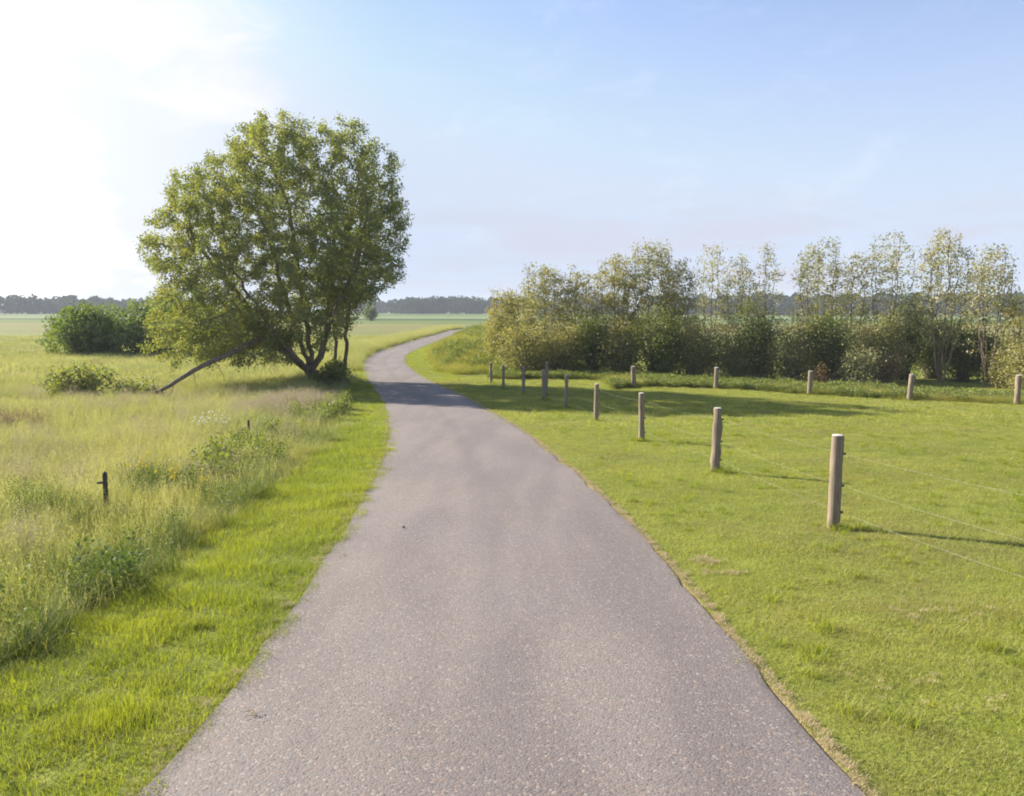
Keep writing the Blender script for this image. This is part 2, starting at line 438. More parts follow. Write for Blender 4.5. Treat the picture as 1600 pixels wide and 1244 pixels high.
def tubes(A, B, ra, rb, sides=5):
    """frustums from A to B; arrays"""
    d = B - A; L = np.linalg.norm(d, axis=1)[:, None] + 1e-9; d = d / L
    ref = np.where(np.abs(d[:, 2:3]) > .9, np.array([[1., 0, 0]]), np.array([[0, 0, 1.]]))
    u = np.cross(d, ref); u /= np.linalg.norm(u, axis=1)[:, None]; v = np.cross(d, u)
    th = np.arange(sides) * 2 * PI / sides
    ring = u[:, None, :] * np.cos(th)[None, :, None] + v[:, None, :] * np.sin(th)[None, :, None]
    V = np.concatenate([A[:, None] + ring * ra[:, None, None], B[:, None] + ring * rb[:, None, None]], 1).reshape(-1, 3)
    n = len(A); k = np.arange(sides); k2 = (k + 1) % sides
    base = (np.arange(n) * 2 * sides)[:, None]
    F = np.stack([base + k, base + k2, base + sides + k2, base + sides + k], 2).reshape(-1, 4)
    return V, F

def colonize(seeds, parents, att, step, infl, kill, iters=120, up=.0):
    """space colonisation: grow twigs from seed nodes towards the attraction points"""
    nodes = [np.array(s, float) for s in seeds]; par = list(parents)
    att = np.array(att); alive = np.ones(len(att), bool)
    for it in range(iters):
        kd = kdtree.KDTree(len(nodes))
        for i, p in enumerate(nodes): kd.insert(p, i)
        kd.balance()
        acc = {}
        idx = np.nonzero(alive)[0]
        if len(idx) == 0: break
        for k in idx:
            co, i, d = kd.find(att[k])
            if d < kill: alive[k] = False; continue
            if d < infl:
                v = (att[k] - nodes[i]) / d
                if i in acc: acc[i] += v
                else: acc[i] = v.copy()
        if not acc: break
        added = 0
        for i, v in acc.items():
            v = v + np.array([0, 0, up]) + rng.normal(size=3) * .15
            nrm = np.linalg.norm(v)
            if nrm < 1e-3: continue
            p = nodes[i] + v / nrm * step
            if kd.find(p)[2] < step * .35: continue
            nodes.append(p); par.append(i); added += 1
        if not added: break
    return np.array(nodes), np.array(par)

def radii(par, tip, expo, rmax):
    n = len(par); acc = np.zeros(n); r = np.zeros(n)
    for i in range(n - 1, -1, -1):
        r[i] = max(tip, acc[i] ** (1 / expo)) if acc[i] > 0 else tip
        if par[i] >= 0: acc[par[i]] += r[i] ** expo
    if rmax and r.max() > 0:
        k = math.log(rmax / tip) / math.log(r.max() / tip) if r.max() > tip * 1.01 else 1
        r = tip * (r / tip) ** k
    return r

def wood_mesh(name, nodes, par, r, mat, parent, rmin=0.):
    m = (par >= 0) & (r >= rmin)
    i = np.nonzero(m)[0]
    A, B = nodes[par[i]], nodes[i]
    ra, rb = np.minimum(r[par[i]], r[i] * 1.6), r[i]
    big = rb > .03
    V1, F1 = tubes(A[big], B[big], ra[big], rb[big], 8)
    V2, F2 = tubes(A[~big], B[~big], ra[~big], rb[~big], 3)
    V = np.concatenate([V1, V2]); F = np.concatenate([F1, F2 + len(V1)])
    return mesh_np(name, V, F, mat, parent, smooth=True)

def chain(pts, step, start_idx, parent_idx):
    """subdivide a polyline into nodes"""
    out, par = [], []
    prev = parent_idx; k = start_idx
    for a, b in zip(pts[:-1], pts[1:]):
        a, b = np.array(a, float), np.array(b, float)
        n = max(1, int(np.linalg.norm(b - a) / step))
        for j in range(1, n + 1):
            p = a + (b - a) * j / n + rng.normal(size=3) * step * .12
            out.append(p); par.append(prev); prev = k; k += 1
    return out, par, prev

# ---- the big leaning willow
TX, TY = -9.06, 38.0
tz = gz(TX, TY) - .05
SC = 38 / 1300
def P(px, py, dy=0.):   # crown sketch: sideways/upwards in the tree's own plane
    return ((px - 490) * SC, dy, (592 - py) * SC)
outline = [(228, 392), (262, 345), (298, 268), (345, 262), (362, 228), (400, 188), (437, 178), (468, 192), (500, 200), (545, 192), (580, 200), (612, 232), (636, 240),
           (638, 290), (650, 322), (634, 372), (630, 440), (600, 462), (566, 478), (548, 520), (510, 548), (455, 545), (400, 548), (345, 562), (300, 545), (278, 500), (240, 445)]
cxp, cyp = 445, 385
oa = np.array([math.atan2(-(b - cyp), a - cxp) for a, b in outline]); orr = np.array([math.hypot(a - cxp, b - cyp) for a, b in outline])
so = np.argsort(oa); oa = np.concatenate([oa[so] - 2 * PI, oa[so], oa[so] + 2 * PI]); orr = np.tile(orr[so], 3)
def crown_pts(n, lo=.45, depth=4.2, pw=.6):
    out = []
    while len(out) < n:
        v = rng.normal(size=3); v /= np.linalg.norm(v)
        rho = lo + (1 - lo) * rng.random() ** pw
        h = math.hypot(v[0], v[2])
        th = math.atan2(v[2], v[0])
        R = np.interp(th, oa, orr)
        out.append(P(cxp + math.cos(th) * R * h * rho, cyp - math.sin(th) * R * h * rho, v[1] * depth * rho))
    return np.array(out)
tree = thing('willow_tree', 'large rounded green willow leaning over the meadow left of the lane', 'tree', (TX, TY, tz))
seeds = [np.array(P(492, 596)), ]; par = [-1]
s, p, _ = chain([P(492, 596), P(486, 582)], .2, 1, 0); seeds += s; par += p
fork = len(seeds) - 1
limbs = [
    [P(486, 582), P(468, 566, -.2), P(440, 538, -.4), P(412, 500, -.6), P(370, 440, -.8), P(330, 390, -1)],
    [P(486, 582), P(478, 560, .2), P(458, 510, .5), P(440, 450, .6), P(415, 360, .9)],
    [P(486, 582), P(490, 550, -.3), P(485, 490, -.8), P(480, 420, -1.2), P(470, 330, -1.4)],
    [P(486, 582), P(498, 555, .3), P(512, 500, .6), P(530, 430, .9), P(545, 340, 1.2)],
    [P(486, 582), P(500, 560, -.4), P(524, 505, -1), P(560, 430, -1.4), P(585, 350, -1.6)],
    [P(486, 582), P(470, 572, .6), P(430, 545, 1.4), P(385, 510, 2), P(335, 470, 2.4)],
    [P(486, 582), P(474, 560, -.8), P(440, 505, -1.9), P(400, 430, -2.5)],
    [P(486, 582), P(500, 548, 1), P(500, 470, 2), P(500, 380, 2.4)],
]
for L in limbs:
    s, p, _ = chain(L, .35, len(seeds), fork); seeds += s; par += p
att = np.concatenate([crown_pts(2700, .5, 4.4, .55), crown_pts(230, .15, 4, .8)])
_e = rng.normal(size=(520, 3)) * np.array([52, 1.6, 24])          # drooping lower left side
att = np.concatenate([att, np.array([P(np.clip(345 + a, 262, 450), np.clip(520 + c, 470, 566), b) for a, b, c in _e])])
nodes, par = colonize(seeds, par, att, .30, 3.2, .36, 90, .05)
r = radii(par, .007, 2.15, .34)
low_ = nodes[:, 2] < 3.0
wood_mesh('trunk', nodes, par, r, M['bark'], tree)
kids = np.bincount(par[par >= 0], minlength=len(par))
tw = np.nonzero(r < .019)[0]
def leaves_at(nodes, idx, per, spread, size, aspect, droop=.3, r=rng):
    c = np.repeat(nodes[idx], per, 0)
    c = c + r.normal(size=c.shape) * spread
    return leaf_quads(c, size, aspect, droop=droop, r=r)
V, F, rn = leaves_at(nodes, tw, 54, (.13, .13, .125), .125, .5)
cr = mesh_np('crown', V, F, M['willow'], tree, attrs={'rnd': rn}); cr['kind'] = 'stuff'
print('willow', len(nodes), len(tw), len(F))
# the broken limb, still hanging from the trunk, its far end resting in the grass
lp = [P(445, 535, -.5), P(425, 521, -1.0), P(400, 530, -1.6), P(370, 546, -2.3), P(335, 562, -3.2), P(300, 578, -4.2), P(270, 597, -5.3), P(243, 612, -6.4)]
lp = [np.array(q) for q in lp]
for k, q in enumerate(lp):
    # keep the line seen from the lane while the limb comes forward
    f = (TY + q[1]) / TY
    lp[k] = np.array([(TX + q[0]) * f - TX, q[1], EYE + (tz + q[2] - EYE) * f - tz])
dense = []
for a, b in zip(lp[:-1], lp[1:]):
    for j in range(3): dense.append(a + (b - a) * j / 3 + rng.normal(size=3) * .012)
dense.append(lp[-1]); dense = np.array(dense)
rad = np.interp(np.arange(len(dense)), [0, len(dense) - 1], [.15, .075])
V, F = tubes(dense[:-1], dense[1:], rad[:-1], rad[1:], 8)
ex = []
for k in (9, 12, 15, 18):
    a = dense[k]; ex.append((a, a + np.array([rng.normal() * .2, rng.normal() * .3, -.5 - rng.random() * .3])))
ex = np.array(ex)
V2, F2 = tubes(ex[:, 0], ex[:, 1], np.full(4, .02), np.full(4, .008), 4)
lo_ = mesh_np('broken_limb', np.concatenate([V, V2]), np.concatenate([F, F2 + len(V)]), M['bark'], tree, smooth=True)
lo_['label'] = 'bare broken limb sloping down from the trunk into the grass'
# thin dead twigs hanging beneath the crown
A = []; B = []
for k in range(46):
    x0 = rng.uniform(385, 470); a = np.array(P(x0, rng.uniform(535, 560), rng.uniform(-2, 0)))
    for j in range(3):
        b = a + np.array([rng.normal() * .1, rng.normal() * .1, -rng.uniform(.12, .3)])
        A.append(a); B.append(b); a = b
A, B = np.array(A), np.array(B)
V, F = tubes(A, B, np.full(len(A), .008), np.full(len(A), .005), 3)
hw = mesh_np('hanging_twigs', V, F, M['bark'], tree); hw['kind'] = 'stuff'

def simple_tree(name, label, cat, x, y, stems, crown, leafmat, barkmat, n_att, step, tip, rmax, per, spread, lsize, aspect, group=None, rtw=.02, up=.1, bare=None, kill=None, extra=None, infl=2.5, parent_name='trunk'):
    z0 = gz(x, y) - .05
    t = thing(name, label, cat, (x, y, z0), group)
    seeds = [np.array([0, 0, 0.])]; par = [-1]
    for L in stems:
        s, p, _ = chain([(0, 0, 0)] + L, step * 1.2, len(seeds), 0); seeds += s; par += p
    att = crown(n_att)
    nodes, par = colonize(seeds, par, att, step, infl, kill or step * 1.25, 70, up)
    r = radii(par, tip, 2.2, rmax)
    wood_mesh(parent_name, nodes, par, r, barkmat, t)
    tw = np.nonzero((r < rtw) & (nodes[:, 2] > (bare or 0)))[0]
    V, F, rn = leaves_at(nodes, tw, per, spread, lsize, aspect)
    ok = V.reshape(-1, 4, 3)[:, :, 2].min(1) > 0
    V = V.reshape(-1, 4, 3)[ok].reshape(-1, 3); rn = rn.reshape(-1, 4)[ok].ravel(); F = np.arange(len(V)).reshape(-1, 4)
    c = mesh_np('crown', V, F, leafmat, t, attrs={'rnd': rn}); c['kind'] = 'stuff'
    return t, len(F)

def ellipsoid(cx, cy, cz, rx, ry, rz, lo=.2, pw=.5):
    def f(n):
        v = rng.normal(size=(n, 3)); v /= np.linalg.norm(v, axis=1)[:, None]
        rho = lo + (1 - lo) * rng.random((n, 1)) ** pw
        return v * rho * np.array([rx, ry, rz]) + np.array([cx, cy, cz])
    return f
def multi(*fs):
    def f(n): return np.concatenate([g(max(1, int(n * k))) for g, k in fs])
    return f
tot = 0
# two thin trunks just right of the willow
t_, k = simple_tree('slender_tree', 'slender tree with two bare upright trunks at the willow right side beside the lane', 'tree', -8.35, 39.8,
    [[(-.12, 0, .8), (-.1, .1, 2.2), (-.3, .2, 4), (-.1, .3, 6)], [(.38, -.1, .7), (.42, -.1, 2.2), (.7, -.1, 4), (1.2, 0, 6)]],
    multi((ellipsoid(.6, .3, 6.2, 2.1, 2, 3.3), 1)), M['willow2'], M['bark'], 420, .28, .007, .13, 16, (.17, .17, .15), .16, .5, rtw=.018, bare=2.3, infl=3)
tot += k

# ---- shrubs
def shrub(name, label, x, y, rx, ry, h, nclump, per, leafmat, lsize=.12, group=None, spread=.16, z0=None, lobes=5, cat='shrub', aspect=.5, barkmat=None, low=.04):
    z0 = gz(x, y) - .03 if z0 is None else z0
    t = thing(name, label, cat, (x, y, z0), group)
    lob = []
    for i in range(lobes):
        a = rng.uniform(0, 2 * PI); q = rng.uniform(.1, .6)
        lob.append((math.cos(a) * q * rx, math.sin(a) * q * ry, h * rng.uniform(.25, .62), rng.uniform(.38, .6)))
    lob.append((0, 0, h * .45, .62))
    cl = []
    while len(cl) < nclump:
        L = lob[rng.integers(len(lob))]
        v = rng.normal(size=3); v /= np.linalg.norm(v); q = .55 + .45 * rng.random() ** .5
        p = np.array([L[0] + v[0] * rx * L[3] * q, L[1] + v[1] * ry * L[3] * q, L[2] + v[2] * h * .8 * L[3] * q])
        if p[2] < low: p[2] = low + rng.random() * h * .3
        cl.append(p)
    cl = np.array(cl)
    cc = np.repeat(cl, per, 0); cc += rng.normal(size=cc.shape) * spread
    cc = cc[cc[:, 2] > .02]
    V, F, rn = leaf_quads(cc, lsize, aspect, droop=.1)
    c = mesh_np('foliage', V, F, leafmat, t, attrs={'rnd': rn}); c['kind'] = 'stuff'
    A = []; B = []
    for i in rng.choice(len(cl), min(len(cl), 60), replace=False):
        root = np.array([rng.normal() * rx * .12, rng.normal() * ry * .12, 0]); mid = root * .4 + cl[i] * .6 + np.array([0, 0, h * .08])
        A += [root, mid]; B += [mid, cl[i]]
    A, B = np.array(A), np.array(B); ra = np.tile([.03, .014], len(A) // 2) * max(.4, h / 3); rb = np.tile([.014, .005], len(A) // 2) * max(.4, h / 3)
    V, F = tubes(A, B, ra, rb, 4)
    st = mesh_np('stems', V, F, barkmat or M['bark'], t); st['kind'] = 'stuff'
    return t, len(F)

gB = 'dark bushes standing in the far left meadow'
shrub('bush', 'rounded dark green bush at the far left of the meadow', -32.6, 64, 4.1, 3.0, 3.9, 620, 20, M['willow2'], .26, gB, .20, lobes=11)
shrub('bush', 'taller dark bush with yellow green top directly left of the willow crown', -26.6, 63, 4.2, 3.0, 4.7, 760, 20, M['willow2'], .26, gB, .21, lobes=12)
shrub('bush', 'paler loose bush partly hidden behind the left edge of the willow crown', -22.6, 66, 3.0, 2.4, 4.2, 420, 18, M['willow'], .26, gB, .22, lobes=8)
shrub('bush', 'small low bush half hidden beneath the willow crown, behind the broken limb', -21.2, 60, 2.2, 1.6, 2.2, 240, 20, M['willow2'], .22, gB, .2, lobes=6)
# leafy top of the broken limb lying in the grass
shrub('leafy_brush', 'low sprawling mound of leafy fallen branches on the grass where the broken limb ends', -17.6, 34.2, 1.75, 1.1, 1.45, 170, 15, M['willow'], .16, None, .17, cat='brush', lobes=6)
shrub('leafy_brush', 'flatter leafy brush pile between the broken limb tip and the taller green brush', -15.4, 34.0, 1.4, .7, .72, 110, 12, M['willow'], .14, None, .15, cat='brush', lobes=5)
shrub('shrub', 'small dark green shrub at the foot of the willow next to the lane', -8.05, 37.6, .8, .6, .9, 110, 16, M['dark'], .13, None, .13, lobes=5)
shrub('shrub', 'low ivy like shrub round the base of the two slender trunks', -8.2, 39.5, .8, .5, 1.0, 90, 16, M['dark'], .13, None, .13, lobes=4)

# ---- the row of young trees behind the paddock
def pcoord(px, y): return (px - 800) / 1300 * y
rowt = [  # px, depth, top px, half width px, leaf, bark, stems, sparse, label
    (800, 49, 452, 34, 'olive', 'bark', 4, 0, 'low bushy pale tree at the left end of the row, nearest the lane bend'),
    (850, 47, 416, 36, 'pale', 'bark', 4, 0, 'young tree with rounded pale top, second in the row from the lane'),
    (902, 47, 420, 26, 'olive', 'bark', 4, 0, 'narrow young tree with a loose open top, third in the row from the lane'),
    (962, 46, 398, 34, 'olive', 'bark', 4, 0, 'bushy green tree left of the tallest tree of the row middle'),
    (1018, 46, 378, 40, 'pale', 'bark', 5, 0, 'broad full topped tree rising highest in the left half of the row'),
    (1062, 45, 402, 24, 'olive', 'bark', 3, 0, 'darker rounded tree close against the right side of the broad full topped one'),
    (1108, 46, 378, 26, 'pale', 'bark', 3, 2, 'thin see through tree with a wispy sideways top behind the second far post'),
    (1150, 45, 402, 30, 'pale', 'bark', 4, 1, 'grey green tree right of the thin wispy one'),
    (1196, 45, 382, 22, 'pale', 'bark', 3, 2, 'very narrow feathery tree with clear sky on both sides'),
    (1275, 44, 377, 38, 'pale', 'bark', 5, 1, 'open crowned tree above the third far fence post'),
    (1328, 44, 392, 24, 'pale', 'bark', 3, 1, 'small topped slim tree between two taller open crowned ones'),
    (1385, 43, 368, 42, 'pale', 'bark', 5, 2, 'tall airy tree with scattered leaves left of the fourth far post'),
    (1470, 41, 364, 46, 'pale', 'bark_pale', 8, 1, 'tall broad tree with a fan of pale brown stems right of the fourth far post'),
    (1545, 39, 386, 38, 'pale', 'bark_pale', 7, 1, 'tan stemmed tree leaning slightly near the right edge of the row'),
    (1612, 38, 458, 40, 'olive', 'bark_pale', 5, 0, 'low spreading tree cut by the right edge, with a slanting pale stem'),
]
gR = 'young trees in a row along the far side of the paddock'
for px, y, top, hw_, lf, bk, ns, sp, lab in rowt:
    x = pcoord(px, y); z0 = gz(x, y) - .05
    s = y / 1300; h = (484 - top) * s + EYE - z0; wd = hw_ * s
    stems = []
    for i in range(ns):
        a = 2 * PI * i / ns + rng.uniform(-.5, .5); q = rng.uniform(.4, 1)
        dx, dy = math.cos(a) * wd * q, math.sin(a) * wd * q * .9
        stems.append([(dx * .25, dy * .25, h * .12), (dx * .55, dy * .55, h * .33), (dx * .8, dy * .75, h * .6), (dx * .85, dy * .7, h * rng.uniform(.8, 1.0))])
    pale_ = bk != 'bark'
    fat = 1.22 if sp == 0 else 1.08
    up_ = ellipsoid(0, 0, h * .64, wd * fat, wd * .95, h * .36, .2)
    topk = ellipsoid(rng.normal() * wd * .3, 0, h * .84, wd * .45, wd * .45, h * .16, .1)
    lowk = ellipsoid(0, 0, h * .36, wd * (1.25 if not pale_ else .9), wd * 1.2, h * .3, .2)
    na_ = int({0: 560, 1: 460, 2: 360}[sp] * (.5 + wd / 1.5))
    per = {0: 27, 1: 19, 2: 14}[sp]
    t_, k = simple_tree('young_tree', lab, 'tree', x, y, stems, multi((up_, .52), (topk, .15), (lowk, .33 if not pale_ else .06)), M[lf], M['bark_pale' if sp else bk], na_, .27, .0075 if not pale_ else .0095, .05 if bk == 'bark' else .085,
                        per, (.14, .14, .13), .12, .55, gR, rtw=.020 if not pale_ else .024, up=.25, infl=2.2, kill=.30, bare=0 if not pale_ else h * .2)
    tot += k
print('row leaves', tot)
# understorey shrubs between and below them
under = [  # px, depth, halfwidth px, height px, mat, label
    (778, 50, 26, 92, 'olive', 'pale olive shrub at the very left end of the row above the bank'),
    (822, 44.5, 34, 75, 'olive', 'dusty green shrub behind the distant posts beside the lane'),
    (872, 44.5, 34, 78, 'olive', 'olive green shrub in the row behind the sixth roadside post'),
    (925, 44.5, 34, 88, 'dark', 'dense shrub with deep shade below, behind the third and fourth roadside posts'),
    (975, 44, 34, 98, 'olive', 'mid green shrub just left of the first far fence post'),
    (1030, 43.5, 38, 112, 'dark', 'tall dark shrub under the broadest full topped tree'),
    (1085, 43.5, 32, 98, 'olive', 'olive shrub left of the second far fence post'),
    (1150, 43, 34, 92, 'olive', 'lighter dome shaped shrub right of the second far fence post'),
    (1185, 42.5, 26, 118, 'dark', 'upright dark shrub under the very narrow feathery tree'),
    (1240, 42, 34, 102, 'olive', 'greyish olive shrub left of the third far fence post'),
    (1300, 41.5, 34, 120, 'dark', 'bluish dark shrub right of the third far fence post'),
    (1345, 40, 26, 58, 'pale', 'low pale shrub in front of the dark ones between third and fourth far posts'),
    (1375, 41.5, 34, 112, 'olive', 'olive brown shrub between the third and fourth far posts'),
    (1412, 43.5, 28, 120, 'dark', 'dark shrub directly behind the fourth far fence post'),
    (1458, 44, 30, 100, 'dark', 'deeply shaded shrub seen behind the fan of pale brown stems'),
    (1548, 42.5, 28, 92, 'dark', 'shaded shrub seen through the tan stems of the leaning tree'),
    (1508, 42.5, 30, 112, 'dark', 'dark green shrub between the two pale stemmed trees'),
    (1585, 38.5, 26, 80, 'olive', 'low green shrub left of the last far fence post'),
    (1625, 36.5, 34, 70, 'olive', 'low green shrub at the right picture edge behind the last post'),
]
gU = 'shrubs filling the foot of the tree row'
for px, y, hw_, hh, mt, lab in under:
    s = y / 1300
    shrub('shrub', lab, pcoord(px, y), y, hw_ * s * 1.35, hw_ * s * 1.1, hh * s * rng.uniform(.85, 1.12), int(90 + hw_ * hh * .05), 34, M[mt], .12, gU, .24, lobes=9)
shrub('shrub', 'rust brown dry shrub low between the third and fourth far posts', pcoord(1388, 39.5), 39.5, .7, .6, 1.5, 60, 18, M['rust'], .11, gU, .14)
shrub('shrub', 'small brownish shrub just right of the third far fence post', pcoord(1288, 40), 40, .6, .5, 1.4, 50, 18, M['rust'], .11, gU, .14)

# ---- far woods
def woods(name, label, pts, hts, dep, n, lf=2.6, leafmat='far', seed=1):
    r = np.random.default_rng(seed)
    P0 = []; tr = []
    cum = np.linspace(0, 1, len(pts)); pts = np.array(pts, float)
    nt_ = n
    for i in range(nt_):
        u = r.random(); x = np.interp(u, cum, pts[:, 0]); y = np.interp(u, cum, pts[:, 1]) + r.uniform(-dep, dep)
        h = np.interp(u, cum, hts) * r.uniform(.72, 1.08) * 1.1; w_ = h * r.uniform(.35, .6)
        for j in range(220):
            v = r.normal(size=3); v /= np.linalg.norm(v); q = .6 + .4 * r.random()
            P0.append([x + v[0] * w_ * q, y + v[1] * w_ * q, max(.5, h * .5 + v[2] * h * .5 * q)])
        tr.append((x, y, h))
    P0 = np.array(P0); V, F, rn = leaf_quads(P0, lf, .75, r=r)
    tr = np.array(tr); A = np.c_[tr[:, :2], np.full(len(tr), -.3)]; B = np.c_[tr[:, :2], tr[:, 2] * .6]
    V2, F2 = tubes(A, B, np.full(len(tr), .3), np.full(len(tr), .15), 4)
    return tag(mesh_np(name, np.concatenate([V, V2]), np.concatenate([F, F2 + len(V)]), M[leafmat], attrs={'rnd': np.concatenate([rn, np.zeros(len(V2))])}), label, 'woods', kind='stuff')
woods('distant_woods', 'long blue grey wood on the horizon at the far left', [(-520, 640), (-420, 680), (-300, 700), (-270, 705)], [14, 15, 12, 9], 25, 150, seed=2)
woods('distant_woods', 'low bluish wood on the horizon behind the bend of the lane', [(-98, 700), (-60, 690), (0, 680), (90, 660)], [10.5, 13, 13, 13], 16, 110, seed=3)
woods('distant_woods', 'small cluster of distant trees on the horizon beside the willow', [(-150, 800), (-112, 790)], [9.5, 11], 8, 18, seed=4)
woods('distant_woods', 'distant dark wood glimpsed through the gaps of the young tree row', [(90, 560), (200, 520), (330, 480), (420, 460)], [12.5, 12, 12.5, 12], 16, 190, seed=5)
shrub('distant_tree', 'tiny lone tree standing in the far field right of the willow', -43, 255, 2.0, 2.0, 4.6, 60, 20, M['dark'], .6, None, .6, cat='tree', low=1.2)

# ------------------------------------------------------------------ fences
def post(parent, x, y, h, rad, lean=(0, 0), rough=.006, insul=(), seed=0, capped=True, cap_label=None):
    """x,y in world; a round post with slightly uneven, split sides"""
    r = np.random.default_rng(seed)
    S, H_ = 14, 9
    z0 = gz(x, y) - .12; h += .12
    ang = np.arange(S) * 2 * PI / S
    prof = 1 + r.normal(size=S) * rough * 4; knots = r.normal(size=(H_, S)) * rough
    V = []
    zz = list(np.linspace(0, h - .012, H_)); rs = [rad * (1 + .03 * (1 - k / H_)) for k in range(H_)]
    for k in range(H_):
        q = rs[k] * prof + knots[k]
        V += [(math.cos(a) * q[i], math.sin(a) * q[i], zz[k]) for i, a in enumerate(ang)]
    q = rad * .93 * prof
    V += [(math.cos(a) * q[i], math.sin(a) * q[i], h) for i, a in enumerate(ang)]
    rows = H_ + 1
    F = [(k * S + i, k * S + (i + 1) % S, (k + 1) * S + (i + 1) % S, (k + 1) * S + i) for k in range(rows - 1) for i in range(S)]
    o = mesh_np('post', np.array(V), np.array(F), M['wood'], parent, smooth=True)
    o.location = (x, y, z0); o.rotation_euler = (math.radians(lean[1]), math.radians(lean[0]), r.uniform(0, .3))
    # end grain
    Vc = [(math.cos(a) * q[i] * .995, math.sin(a) * q[i] * .995, h) for i, a in enumerate(ang)]
    Vc += [(math.cos(a) * q[i] * .8, math.sin(a) * q[i] * .8, h + .006 + r.normal() * .002) for i, a in enumerate(ang)] + [(0, 0, h + .01)]
    Fc = [(i, (i + 1) % S, S + (i + 1) % S, S + i) for i in range(S)] + [(S + i, S + (i + 1) % S, 2 * S, 2 * S) for i in range(S)]
    me = bpy.data.meshes.new('post_end'); me.from_pydata(Vc, [], [f if f[2] != f[3] else f[:3] for f in Fc]); me.materials.append(M['cap'])
    c = link(bpy.data.objects.new('post_end', me), o)
    if cap_label: c['label'] = cap_label
    for hz_ in insul:
        a = math.radians(-12)
        P0 = np.array([[math.cos(a) * rad * .8, math.sin(a) * rad * .8, hz_ + .12], [math.cos(a) * (rad + .018), math.sin(a) * (rad + .018), hz_ + .12]])
        P1 = np.array([[math.cos(a) * (rad + .018), math.sin(a) * (rad + .018), hz_ + .12], [math.cos(a) * (rad + .034), math.sin(a) * (rad + .034), hz_ + .12]])
        V_, F_ = tubes(P0, P1, np.array([.007, .017]), np.array([.016, .010]), 8)
        link_ = mesh_np('insulator', V_, F_, M['ins'], o, smooth=True)
    return o
def wire(parent, pts, sag=.03, rad=.0022):
    Q = []
    for a, b in zip(pts[:-1], pts[1:]):
        a, b = np.array(a), np.array(b)
        for j in range(8):
            t = j / 8; q = a + (b - a) * t; q[2] -= 4 * sag * t * (1 - t); Q.append(q)
    Q.append(np.array(pts[-1])); Q = np.array(Q)
    V, F = tubes(Q[:-1], Q[1:], np.full(len(Q) - 1, rad), np.full(len(Q) - 1, rad), 4)
    return mesh_np('wire', V, F, M['wire'], parent)
f1 = thing('roadside_fence', 'roadside fence of round wooden posts and thin wires along the right verge', 'fence', (0, 0, 0))
rp = [  # x, y, h, radius, lean
    (4.45, 5.7, 1.12, .07, (0, 0)), (3.81, 9.65, 1.12, .072, (.4, 0)), (3.47, 14.0, 1.09, .068, (1.0, 0)), (2.98, 18.9, 1.10, .066, (-1.0, 0)),
    (2.46, 24.1, 1.09, .066, (.2, 0)), (1.83, 28.0, 1.12, .062, (.5, 0)), (1.18, 30.8, 1.13, .064, (-.6, 0)), (.46, 33.3, 1.08, .064, (.3, 0)), (-.38, 35.8, 1.0, .055, (1, 0)), (-.97, 38.2, .95, .06, (-.5, 0))]
hs = (.20, .52, .90)
for k, (x, y, h, rd_, ln) in enumerate(rp):
    post(f1, x, y, h, rd_, ln, .004 if k != 2 else .010, hs, 20 + k, cap_label='bleached white flat top of the nearest post' if k == 1 else None)
for hh in hs:
    wire(f1, [(x + rd_ + .012, y - .01, gz(x, y) + hh) for x, y, h, rd_, ln in rp], rad=.0006)
f2 = thing('paddock_fence', 'back paddock fence of pale wooden posts in front of the young tree row', 'fence', (0, 0, 0))
def yfor(py, px):   # depth whose ground meets this height of the view
    for y in np.arange(20, 60, .1):
        if 484 + (EYE - gz(pcoord(px, y), y)) * 1300 / y < py: return y
    return 45
bp = [(853, 618, 1.3, 2), (991, 606, .93, -2), (1120, 608, .95, 1), (1267, 617, .98, 1.5), (1424, 626, 1.0, 4), (1594, 633, 1.05, 0), (1790, 645, 1.05, 0)]
bq = []
for k, (px, py, h, ln) in enumerate(bp):
    y = yfor(py, px); x = pcoord(px, y); bq.append((x, y, h)); print('backpost', round(x, 2), round(float(y), 2))
    post(f2, x, y, h, .095 if k else .06, (ln, 0), .006, (), 50 + k)
for hh in (.35, .75):
    wire(f2, [(x, y - .11, gz(x, y) + hh) for x, y, h in bq], rad=.0006)

def stake(name, label, x, y, h, rad, knob=True):
    z0 = gz(x, y) - .1
    t = thing(name, label, 'stake', (x, y, z0))
    A = np.array([[0, 0, 0], [.01, 0, h * .5]]); B = np.array([[.01, 0, h * .5], [.005, .01, h + .1]])
    V, F = tubes(A, B, np.full(2, rad), np.full(2, rad * .95), 8)
    mesh_np('shaft', V, F, M['stake'], t, smooth=True)
    V, F = tubes(np.array([[.005, .01, h + .1]]), np.array([[.005, .01, h + .125]]), np.array([rad * .95]), np.array([rad * .25]), 8)
    mesh_np('stake_top', V, F, M['stake'], t)
    if knob:
        V, F = tubes(np.array([[-.09, 0, h - .02]]), np.array([[.02, 0, h - .01]]), np.array([.014]), np.array([.02]), 6)
        mesh_np('side_peg', V, F, M['stake'], t)
stake('wooden_stake', 'short dark stake with a side peg standing in the tall grass at left', -5.08, 10.2, .62, .032)
stake('wooden_stake', 'small dark stake beside the pinkish flowering grass left of the strip', -5.76, 18.0, .62, .03, False)

